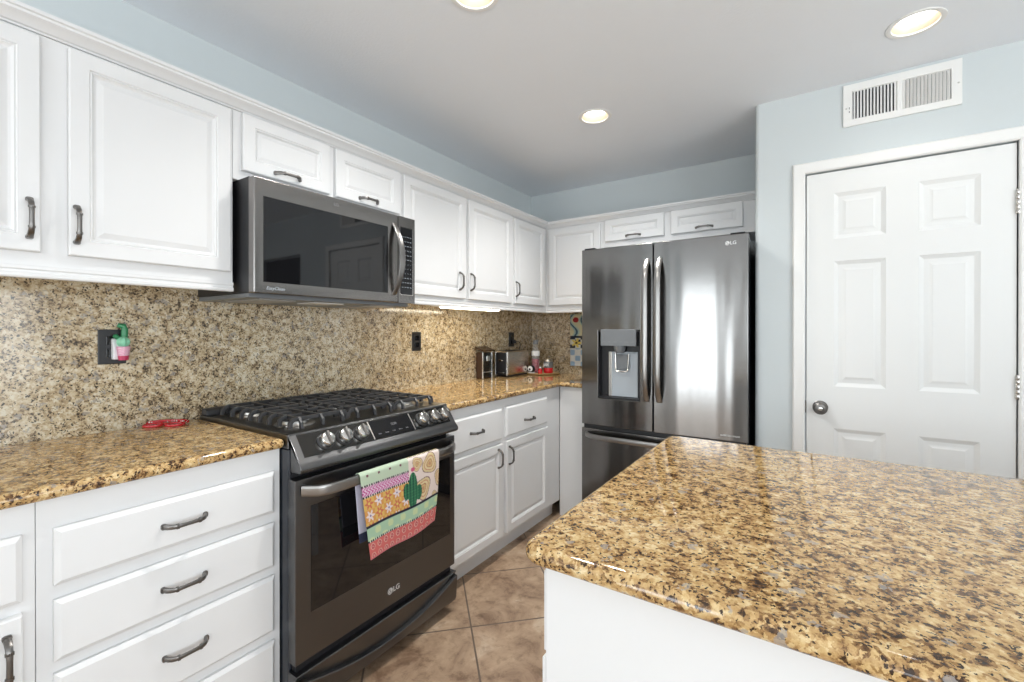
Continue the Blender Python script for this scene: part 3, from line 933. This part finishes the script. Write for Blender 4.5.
bxo('keypad', (MS + .0145, mr - .0145, -.4579, -.4555, 1.4305, 1.7425), M['glassb'], cpn, 0)
for r_ in range(12):
    for c_ in range(4):
        s_ = random.choice(['Pop', 'Def', 'Time', 'Melt', 'Add', '+30', 'Fan']) if r_ not in (6, 7, 8) else str((r_ - 6) * 3 + min(c_, 2) + 1)
        text_obj('key_label', s_, .0058, M['lgrey'], cpn, face_m(MS + .026 + c_ * .0165, -.4581, 1.70 - r_ * .0215))
bxo('underside', (ml + .004, mr - .004, -.415, -.03, 1.376, 1.3915), M['grey'], mw, .002)
for fx0, fx1 in ((ml + .06, ml + .20), (mr - .20, mr - .06)):
    bxo('filter', (fx0, fx1, -.38, -.12, 1.372, 1.3765), M['filt'], mw, .001)
bxo('lamp_lens', (-.09, .05, -.36, -.24, 1.3725, 1.3765), M['mwlamp'], mw, .001)

# ------------------------------------------------------------------ fridge
fr = thing('refrigerator', 'black stainless french door refrigerator with a water dispenser in the alcove', 'refrigerator', (0, 0, 0))
FX0, FX1, FY = .867, 1.785, 2.555
bxo('body', (FX0 + .006, FX1 - .006, FY + .075, YB - .03, .02, 1.745), M['blackm'], fr, .003)
def convex_door(name, x0, x1, z0, z1, hole=None, bulge=.012, cx=None, hw=None):
    """door with gently bowed front; hole=(hx0,hx1,hz0,hz1,depth)"""
    bm = bm_new()
    cx = (FX0 + FX1) / 2; hw = (FX1 - FX0) / 2
    def fy(x): return FY + bulge * ((x - cx) / hw) ** 2 - bulge * .4
    xs = [x0 + (x1 - x0) * i / 16 for i in range(17)]
    if hole: xs = sorted([x for x in xs if min(abs(x - hole[0]), abs(x - hole[1])) > .012] + [hole[0], hole[1]])
    zs = [z0, z1] if not hole else [z0, hole[2], hole[3], z1]
    g = {}
    for i, x in enumerate(xs):
        for j, z in enumerate(zs): g[i, j] = bm.verts.new((x, fy(x), z))
    inh = lambda i, j: hole and xs[i] >= hole[0] - 1e-6 and xs[i + 1] <= hole[1] + 1e-6 and j == 1
    for i in range(len(xs) - 1):
        for j in range(len(zs) - 1):
            if inh(i, j): continue
            bm.faces.new((g[i, j], g[i + 1, j], g[i + 1, j + 1], g[i, j + 1]))
    back = FY + .068
    n = len(xs); J = len(zs) - 1
    b0 = [bm.verts.new((x, back, z0)) for x in xs]; b1 = [bm.verts.new((x, back, z1)) for x in xs]
    for i in range(n - 1):
        bm.faces.new((g[i, 0], b0[i], b0[i + 1], g[i + 1, 0])); bm.faces.new((g[i, J], g[i + 1, J], b1[i + 1], b1[i])); bm.faces.new((b0[i], b1[i], b1[i + 1], b0[i + 1]))
    for i, e in ((0, 0), (n - 1, 1)):
        col = [g[i, j] for j in range(J + 1)]
        bm.faces.new(col + [b1[i], b0[i]])
    if hole:
        i0, i1 = xs.index(hole[0]), xs.index(hole[1])
        d = FY + hole[4]
        r0 = [bm.verts.new((xs[i], d, hole[2])) for i in range(i0, i1 + 1)]; r1 = [bm.verts.new((xs[i], d, hole[3])) for i in range(i0, i1 + 1)]
        for k in range(i1 - i0):
            bm.faces.new((g[i0 + k, 1], g[i0 + k + 1, 1], r0[k + 1], r0[k])); bm.faces.new((g[i0 + k, 2], r1[k], r1[k + 1], g[i0 + k + 1, 2]))
            bm.faces.new((r0[k], r0[k + 1], r1[k + 1], r1[k]))
        bm.faces.new((g[i0, 1], g[i0, 2], r1[0], r0[0])); bm.faces.new((g[i1, 1], r0[-1], r1[-1], g[i1, 2]))
    return obj(name, bm, M['steel'], fr, .004, 3)
ld = convex_door('door', FX0, 1.3055, .688, 1.757, (.977, 1.233, .855, 1.262, .055))
rd = convex_door('door', 1.3125, FX1, .688, 1.757)
fd = convex_door('freezer_drawer', FX0, FX1, .10, .664)
bxo('gap_seal', (FX0 + .01, FX1 - .01, FY + .02, FY + .074, .665, .687), M['black'], fr, 0)
bxo('center_seal', (1.3057, 1.3123, FY + .02, FY + .074, .70, 1.74), M['black'], fr, 0)
bxo('toe_grille', (FX0 + .01, FX1 - .01, FY + .03, FY + .074, .015, .097), M['black'], fr, .002)
for hx in (FX0 + .05, FX1 - .05):
    bxo('hinge_cover', (hx - .035, hx + .035, FY + .01, FY + .14, 1.7575, 1.766), M['black'], fr, .004)
def bow_handle(parent, pts, ra, rb, side): 
    bm = bm_new(); sweep(bm, pts, ra, rb, side, 12, 3.0); return obj('handle', bm, M['steelh'], parent)
for d_, hx, sg in ((ld, 1.274, -1), (rd, 1.345, 1)):
    pts = []; ra = []
    N = 24
    for i in range(N + 1):
        u = -1 + 2 * i / N
        yy = FY - .004 - .058 * (1 - abs(u) ** 7)
        pts.append((hx, yy, 1.262 + .40 * u)); ra.append(.0175)
    bow_handle(d_, pts, ra, .008, (1, 0, 0))
pts = []
for i in range(25):
    u = -1 + 2 * i / 24
    pts.append(((FX0 + FX1) / 2 + .425 * u, FY - .004 - .055 * (1 - abs(u) ** 9), .628))
bow_handle(fd, pts, .016, .008, (0, 0, 1))
# dispenser
dp = bxo('dispenser_cavity', (.9785, 1.2315, FY + .050, FY + .0545, .857, 1.260), M['black'], ld, 0)
bm = bm_new()
box(bm, .981, 1.2285, FY - .002, FY + .050, 1.254, 1.260); box(bm, .978, .9815, FY - .001, FY + .050, .857, 1.26); box(bm, 1.2285, 1.232, FY - .001, FY + .050, .857, 1.26); box(bm, .9785, 1.2315, FY - .001, FY + .050, .8565, .866)
obj('dispenser_frame', bm, M['black'], ld, 0)
bxo('dispenser_display', (.995, 1.212, FY - .006, FY + .040, 1.170, 1.2685), M['grey'], ld, .003)
for i in range(6):
    text_obj('display_mark', random.choice(['ice', 'cube', 'lock', 'water']), .011, M['textd'], ld, face_m(1.015 + i * .035, FY - .0063, 1.195))
bm = bm_new(); lathe(bm, [(0, 0), (.024, 0), (.034, .02), (.036, .04), (0, .04)], (1.105, FY + .022, 1.130), 'z', 22)
obj('dispenser_nozzle', bm, M['grey'], ld)
bxo('dispenser_backplate', (1.045, 1.205, FY + .044, FY + .0498, .868, 1.135), M['lgrey'], ld, .001)
bxo('dispenser_side_strip', (1.030, 1.050, FY + .036, FY + .0440, .868, 1.135), M['satin'], ld, .002)
bm = bm_new()
box(bm, 1.085, 1.150, FY + .026, FY + .031, 1.03, 1.12)
pad = obj('dispenser_paddle', bm, M['grey'], ld, .002)
bm = bm_new()
tube(bm, [(1.080, FY + .025, 1.125), (1.080, FY + .021, 1.035), (1.088, FY + .020, 1.020), (1.148, FY + .020, 1.020), (1.156, FY + .021, 1.035), (1.156, FY + .025, 1.125)], .005, 10)
obj('paddle_rim', bm, M['chrome'], pad)
logo_LG(rd, 1.688, FY + .0015, 1.712, .020, M['text'])
text_obj('print_letters', 'INVERTER LINEAR', .012, M['text'], rd, face_m(1.70, FY + .0018, .716))

# ------------------------------------------------------------------ ceiling lights
def downlight(x, y, label, watts=64):
    t = thing('ceiling_light', label, 'ceiling light', (x, y, ZC), 0, 'round recessed ceiling lights')
    bm = bm_new()
    lathe(bm, [(.0715, .002), (.072, -.003), (.078, -.005), (.0885, -.0035), (.0895, -.0006)], (0, 0, 0), 'z', 56, None, False)
    obj('trim_ring', bm, M['trimw'], t)
    bm = bm_new()
    lathe(bm, [(.0712, .0015), (.066, .012), (.060, .028), (.055, .044), (.052, .060)], (0, 0, 0), 'z', 56, None, False)
    obj('reflector', bm, M['warm'], t)
    bm = bm_new(); lathe(bm, [(0, .014), (.026, .016), (.044, .021), (.0490, .030), (.0490, .055), (0, .055)], (0, 0, 0), 'z', 40)
    obj('bulb', bm, M['lamp'], t)
    l = bpy.data.lights.new('downlight', 'SPOT'); l.energy = watts; l.spot_size = math.radians(135); l.spot_blend = 1.0; l.color = (1, .985, .95)
    l.shadow_soft_size = .05
    lo = bpy.data.objects.new('downlight', l); C.objects.link(lo); lo.location = (x, y, ZC - .02)
downlight(1.060, 2.312, 'lit recessed ceiling light in front of the fridge, middle of the ceiling')
downlight(2.380, 2.290, 'lit recessed ceiling light nearest the air vent and pantry door', 4)
downlight(1.068, 1.238, 'lit recessed ceiling light cut by the top edge of the photo')

# ------------------------------------------------------------------ air vent
t = thing('air_vent', 'white metal air return grille on the wall above the pantry door', 'vent', (0, YP, 0))
vx0, vx1, vz0, vz1 = 2.175, 2.584, 2.225, 2.421
bm = bm_new()
grid_panel(bm, [vx0, vx0 + .034, 2.372, 2.388, vx1 - .034, vx1], [vz0, vz0 + .030, vz1 - .034, vz1], -.009, -.0005, {(1, 1), (3, 1)}, [(.0015, .003), (.002, .0075)])
fv = obj('frame', bm, M['trimw'], t, .0015)
bxo('duct_shade', (vx0 + .036, vx1 - .036, -.0016, -.0013, vz0 + .032, vz1 - .036), M['dark'], t, 0)  # thin dark sheet painting in the shade behind the louvers
for k_, (a0, a1, ang) in enumerate(((vx0 + .037, 2.371, 35), (2.389, vx1 - .037, -58))):
    bm = bm_new(); n_ = 13
    for i in range(n_):
        x = a0 + (a1 - a0) * (i + .5) / n_; w = .0050; dx = w * math.sin(math.radians(ang)); dy = w * .6
        vs = [(x - dx - .0006, -.0085), (x - dx + .0006, -.0085), (x + dx + .0006, -.0085 + dy * 2), (x + dx - .0006, -.0085 + dy * 2)]
        prism_z(bm, vs, vz0 + .031, vz1 - .035)
    obj('louvers', bm, M['trimw'], t, 0, smooth=False)
for x, z in ((vx0 + .012, 2.310), (vx1 - .012, 2.318)):
    bm = bm_new(); lathe(bm, [(0, 0), (.004, 0), (.003, .0015), (0, .002)], (x, -.009, z), 'y', 12); obj('screw', bm, M['satin'], t)
for z in (2.305, 2.288):
    bxo('damper_slot', (vx0 + .022, vx0 + .0245, -.0096, -.0092, z, z + .009), M['dark'], t, 0)

# ------------------------------------------------------------------ outlets and switch
def outlet(label, y, z, group='black wall outlets'):
    t = thing('wall_outlet', label, 'outlet', (.0206, y, z), H90, group)
    bxo('cover_plate', (-.037, .037, -.006, -.0002, -.058, .058), M['black'], t, .003)
    for dz in (-.021, .021):
        bxo('socket', (-.017, .017, -.0085, -.0062, dz - .015, dz + .015), M['glassb'], t, .002)
    return t
t = thing('wall_outlet', 'black wall outlet left of the range, holding the cactus night light', 'outlet', (.0206, .5365, 1.2035), H90, 'black wall outlets')
bxo('cover_plate', (-.0385, .0385, -.006, -.0002, -.060, .060), M['black'], t, .003)
for dz in (-.021, .021): bxo('socket', (-.017, .017, -.0085, -.0062, dz - .015, dz + .015), M['glassb'], t, .002)
outlet('black wall outlet on the backsplash right of the range', 1.987, 1.195)
outlet('black wall outlet on the backsplash above the toaster with a plug in it', 3.045, 1.19)
# cactus plug-in
t = thing('plug_in_night_light', 'small cactus figure in a pink pot plugged into the outlet left of the range', 'night light', (.0206, .5500, 1.200), H90); t.scale = (.82, .82, .92)
bm = bm_new()
prism_x(bm, [(-.009, -.044), (-.040, -.044), (-.036, .010), (-.022, .034), (-.009, .036)], -.022, .014)
obj('housing', bm, M['whitep'], t, .004)
bm = bm_new(); lathe(bm, [(0, -.046), (.017, -.046), (.0185, -.030), (0, -.030)], (.008, -.050, 0), 'z', 22)
obj('pot_base', bm, M['pinkpot'], t)
def potmat():
    m, nt, b = newmat('pink_lattice')
    v = coords(nt, (260, 260, 260)); w = node(nt, 'ShaderNodeTexChecker'); w.inputs['Scale'].default_value = 1
    w.inputs['Color1'].default_value = (.80, .62, .68, 1); w.inputs['Color2'].default_value = (.62, .16, .32, 1)
    nt.links.new(v, w.inputs['Vector']); nt.links.new(w.outputs[0], b.inputs['Base Color']); b.inputs['Roughness'].default_value = .4
    return m
bm = bm_new(); lathe(bm, [(0, -.0298), (.0185, -.0298), (.0235, .002), (.0225, .005), (0, .005)], (.008, -.050, 0), 'z', 22)
obj('pot', bm, potmat(), t)
def ball(bm, c, r, sc=(1, 1, 1), ribs=0, amp=.1, n=24):
    prof = 12; rows = []
    for i in range(prof + 1):
        ph = -H90 + PI * i / prof; row = []
        for k in range(n):
            th = 2 * PI * k / n; rr_ = r * math.cos(ph) * (1 + (amp * math.cos(ribs * th) if ribs else 0))
            row.append(bm.verts.new((c[0] + rr_ * math.cos(th) * sc[0], c[1] + rr_ * math.sin(th) * sc[1], c[2] + r * math.sin(ph) * sc[2])))
        rows.append(row)
    for r0, r1 in zip(rows, rows[1:]):
        for k in range(n): bm.faces.new((r0[k], r0[(k + 1) % n], r1[(k + 1) % n], r1[k]))
    bmesh.ops.remove_doubles(bm, verts=bm.verts[:], dist=1e-6)
bm = bm_new(); ball(bm, (.008, -.050, .022), .021, (1, 1, .95), 8, .12)
obj('round_cactus', bm, M['greenl'], t)
bm = bm_new()
sweep(bm, [(.012, -.036, .02), (.016, -.034, .050), (.017, -.034, .070), (.012, -.034, .082), (-.002, -.034, .084), (-.006, -.034, .078)], [.013, .0135, .013, .012, .009, .005], [.012, .0125, .012, .011, .009, .005], (0, 1, 0), 12)
sweep(bm, [(.016, -.034, .032), (-.004, -.034, .036), (-.016, -.034, .046), (-.018, -.034, .050)], [.009, .009, .009, .004], [.009, .009, .009, .004], (0, 1, 0), 12)
obj('tall_cactus', bm, M['green'], t)
# plug and cord above the toaster
t = thing('power_cord', 'black plug and cord curving down from the outlet behind the toaster', 'cord', (.03, 3.05, 1.17), H90)
bxo('plug', (-.013, .013, -.030, -.0008, -.012, .016), M['black'], t, .004)
bm = bm_new()
pts = [(0, -.028, 0)]
for i in range(1, 13):
    a = i / 12
    pts.append((.010 + .035 * math.sin(a * PI), -.030 - .015 * math.sin(a * PI), .012 * math.sin(a * 3) - .13 * a * a))
sweep(bm, pts, .0032, .0032, (0, 1, 0), 8); obj('cord', bm, M['black'], t)

# ------------------------------------------------------------------ under-cabinet light
t = thing('under_cabinet_light', 'lit white strip light under the wall cabinet above the outlet', 'light', (.27, 2.23, 1.4), H90)
bxo('housing', (-.33, .33, -.045, .045, .0, .0295), M['whitep'], t, .003)
bm = bm_new(); box(bm, -.265, .25, -.034, .034, -.006, -.0003); obj('diffuser', bm, M['tube'], t, .004)

# ------------------------------------------------------------------ things on the counter
# toaster
t = thing('toaster', 'long chrome toaster standing on the counter in front of the plugged outlet', 'toaster', (.058, 2.765, CT + .0008), 0); t.scale = (1, .88, 1)
def rounded_box(name, x0, x1, y0, y1, z0, z1, mat, parent, bev, seg=4):
    bm = bm_new(); box(bm, x0, x1, y0, y1, z0, z1); return obj(name, bm, mat, parent, bev, seg)
rounded_box('shell', .0, .112, .012, .350, .012, .194, M['toast'], t, .012)
rounded_box('end_panel', .010, .102, .002, .0118, .016, .184, M['black'], t, .004)
rounded_box('end_trim', .1025, .112, -.002, .0118, .012, .190, M['chrome'], t, .002)
rounded_box('end_trim', .0, .0095, -.002, .0118, .012, .190, M['chrome'], t, .002)
bm = bm_new(); box(bm, .018, .036, .04, .31, .1935, .1965); box(bm, .070, .088, .04, .31, .1935, .1965); obj('slot', bm, M['black'], t)
rounded_box('lever', .040, .075, -.014, .0018, .118, .130, M['chrome'], t, .003)
rounded_box('crumb_tray', .03, .085, -.003, .0018, .030, .037, M['satin'], t, .001)
rounded_box('base', .006, .106, .015, .345, .0, .0118, M['black'], t, .002)
# brown appliance
t = thing('can_opener', 'dark brown upright appliance with chrome edges left of the toaster', 'kitchen appliance', (.030, 2.570, CT + .0008), 0)
bm = bm_new()
prism_z(bm, [(0, 0), (.056, 0), (.056, .118), (0, .118)], 0, .190)
obj('body', bm, M['brownp'], t, .004)
rounded_box('edge_trim', .0565, .064, -.001, .008, 0, .192, M['chrome'], t, .002)
rounded_box('edge_trim', .0565, .064, .108, .118, 0, .192, M['chrome'], t, .002)
rounded_box('front_panel', .0563, .0605, .0085, .1075, .006, .186, M['glassb'], t, .001)
rounded_box('blade_housing', .0608, .074, .035, .075, .125, .165, M['chrome'], t, .005)
rounded_box('drip_shelf', .0608, .070, .02, .095, .045, .050, M['satin'], t, .001)
bm = bm_new(); prism_x(bm, [(-.012, .0), (.128, .0), (.128, .007), (-.012, .007)], 0, .088); bmesh.ops.transform(bm, matrix=Matrix.Translation((-.006, 0, .226)) @ Matrix.Rotation(.34, 4, 'Y'), verts=bm.verts[:])
obj('top_lid', bm, M['brownp'], t, .002)
# tray and its contents
TX, TY = .245, 3.17
t = thing('round_tray', 'round wooden tray in the corner under the bottle and jar', 'tray', (TX, TY, CT + .0008))
bm = bm_new(); lathe(bm, [(0, 0), (.125, 0), (.138, .005), (.140, .011), (.134, .012), (.130, .008), (0, .008)], (0, 0, 0), 'z', 48)
obj('tray', bm, M['wood'], t)
TZ = CT + .0098
t = thing('glass_bottle', 'tall clear bottle of red liquid with a grey cap on the round tray', 'bottle', (.185, 3.155, TZ))
bm = bm_new(); lathe(bm, [(0, .001), (.031, .001), (.033, .006), (.033, .15), (.030, .178), (.020, .200), (.0175, .228), (0, .228)], (0, 0, 0), 'z', 30)
obj('glass', bm, M['clear'], t)
bm = bm_new(); lathe(bm, [(0, .003), (.0300, .003), (.0305, .110), (0, .110)], (0, 0, 0), 'z', 26); obj('red_contents', bm, M['wine'], t)
bm = bm_new(); lathe(bm, [(.0333, .135), (.0337, .137), (.0337, .172), (.0330, .174)], (0, 0, 0), 'z', 30, None, False); obj('label_band', bm, M['whitep'], t)
bm = bm_new(); lathe(bm, [(0, .2285), (.021, .2285), (.021, .252), (.017, .262), (0, .264)], (0, 0, 0), 'z', 24); obj('cap', bm, M['grey'], t)
t = thing('jar', 'squat jar with grey lid and white label at the right of the tray', 'jar', (.290, 3.180, TZ)); t.scale = (1, 1, 1.25)
bm = bm_new(); lathe(bm, [(0, 0), (.036, 0), (.038, .004), (.038, .030), (.036, .033), (0, .033)], (0, 0, 0), 'z', 30); obj('red_base', bm, M['red'], t)
bm = bm_new(); lathe(bm, [(0, .0332), (.037, .0332), (.038, .036), (.038, .068), (.034, .073), (0, .073)], (0, 0, 0), 'z', 30); obj('body', bm, M['grey'], t)
bm = bm_new(); lathe(bm, [(0, .0732), (.035, .0732), (.036, .076), (.033, .085), (.020, .090), (0, .091)], (0, 0, 0), 'z', 30); obj('lid', bm, M['satin'], t)
text_obj('label_letters', 'JAM', .026, M['whitep'], t, face_m(-.0, -.0386, .052), weight=.001)
t = thing('salt_shaker', 'small red shaker with a white top in front of the jar on the tray', 'shaker', (.272, 3.080, TZ))
bm = bm_new(); lathe(bm, [(0, 0), (.016, 0), (.018, .005), (.017, .03), (.010, .042), (0, .043)], (0, 0, 0), 'z', 22); obj('body', bm, M['red'], t)
bm = bm_new(); lathe(bm, [(0, .0432), (.009, .0432), (.009, .048), (.005, .053), (0, .054)], (0, 0, 0), 'z', 18); obj('cap', bm, M['whitep'], t)
t = thing('timer', 'round black and white kitchen timer at the left of the tray', 'timer', (.190, 3.083, TZ))
bm = bm_new(); ball(bm, (0, 0, .032), .030, (1, 1, 1), 0, 0); obj('body', bm, M['black'], t)
bm = bm_new(); lathe(bm, [(0, .0), (.021, .0), (.021, .003), (0, .004)], (.004, -.0245, .036), 'y', 22); obj('dial', bm, M['whitep'], t)
bm = bm_new(); lathe(bm, [(0, 0), (.026, 0), (.026, .008), (0, .009)], (0, 0, 0), 'z', 22); obj('base', bm, M['whitep'], t)

# hanging floral towel on the back splash
def flor0(u, v):
    X, Y = u * .24, v * .46
    if .42 < v < .455: return hexc(30, 40, 60)
    if .455 <= v < .66:
        a = math.hypot(X - .055, Y - .255)
        a2 = math.hypot(X - .16, Y - .27)
        for d, cx_, cy_ in ((a, .055, .255), (a2, .16, .27)):
            if d < .010: return hexc(90, 60, 40)
            an = math.atan2(Y - cy_, X - cx_)
            if d < .030 + .014 * math.cos(5 * an): return hexc(240, 215, 110)
        return hexc(235, 235, 225) if (int(X / .045) + int(Y / .045)) % 2 else hexc(45, 55, 75)
    if v < .42:
        w = math.sin(X * 60 + math.sin(Y * 30) * 2)
        if w > .88: return hexc(70, 100, 120)
        if math.hypot(X - .05, Y - .05) < .024: return hexc(180, 50, 55)
        if w > .2: return hexc(190, 215, 210)
        return hexc(232, 226, 190)
    w = math.sin(X * 70) * math.sin(Y * 60)
    return hexc(160, 190, 220) if w > .1 else hexc(236, 236, 232)
def flor(u, v): return tuple(q * .78 for q in flor0(u, v))
def flor_pos(u, v):
    return (.400 + .24 * u, YB - .034 - .008 * math.sin(u * 14) * (.4 + .6 * v) - .004, 1.395 - .42 * v)
fl = cloth('hanging_towel', 70, 130, flor_pos, flor, M['cloth'])
tag(fl, 'printed floral towel hanging on the back wall beside the fridge', 'towel')

# red reading glasses
t = thing('eyeglasses', 'red polka-dot reading glasses lying on the left countertop near the range', 'glasses', (.092, .664, CT + .001), math.radians(47)); t.scale = (.92, 1.15, 1)
def rim(cx):
    pts = []
    for i in range(33):
        a = 2 * PI * i / 32
        pts.append((cx + .031 * math.copysign(abs(math.cos(a)) ** .8, math.cos(a)), .023 * math.copysign(abs(math.sin(a)) ** .8, math.sin(a)), .004))
    bm = bm_new(); sweep(bm, pts, .0042, .0022, (0, 0, 1), 8, 3)
    r_ = obj('rim', bm, M['red'], t)
    bm = bm_new(); vs = [bm.verts.new((p[0], p[1], .004)) for p in pts[:-1]]; bm.faces.new(vs)
    obj('lens', bm, M['lens'], r_)
rim(-.037); rim(.037)
bm = bm_new(); tube(bm, [(-.008, .006, .005), (0, .010, .007), (.008, .006, .005)], .0028); obj('bridge', bm, M['red'], t)
def dotmat():
    m, nt, b = newmat('red_polka_dots')
    v = coords(nt); q = node(nt, 'ShaderNodeTexVoronoi'); q.inputs['Scale'].default_value = 120; q.inputs['Randomness'].default_value = .2
    nt.links.new(v, q.inputs['Vector'])
    r_ = ramp(nt, [(.0, (.85, .83, .8)), (.30, (.85, .83, .8)), (.36, (.45, .015, .02))]); nt.links.new(q.outputs['Distance'], r_.inputs[0])
    nt.links.new(r_.outputs[0], b.inputs['Base Color']); b.inputs['Roughness'].default_value = .25
    return m
DM = dotmat()
for sg in (-1, 1):
    bm = bm_new()
    sweep(bm, [(sg * .070, .016, .006), (sg * .071, .026, .008), (sg * .050, .032 + (sg > 0) * .004, .010), (-sg * .030, .034 + (sg > 0) * .004, .011), (-sg * .052, .026 + (sg > 0) * .004, .010)], .0045, .002, (0, 0, 1), 8, 3)
    obj('temple', bm, DM, t)
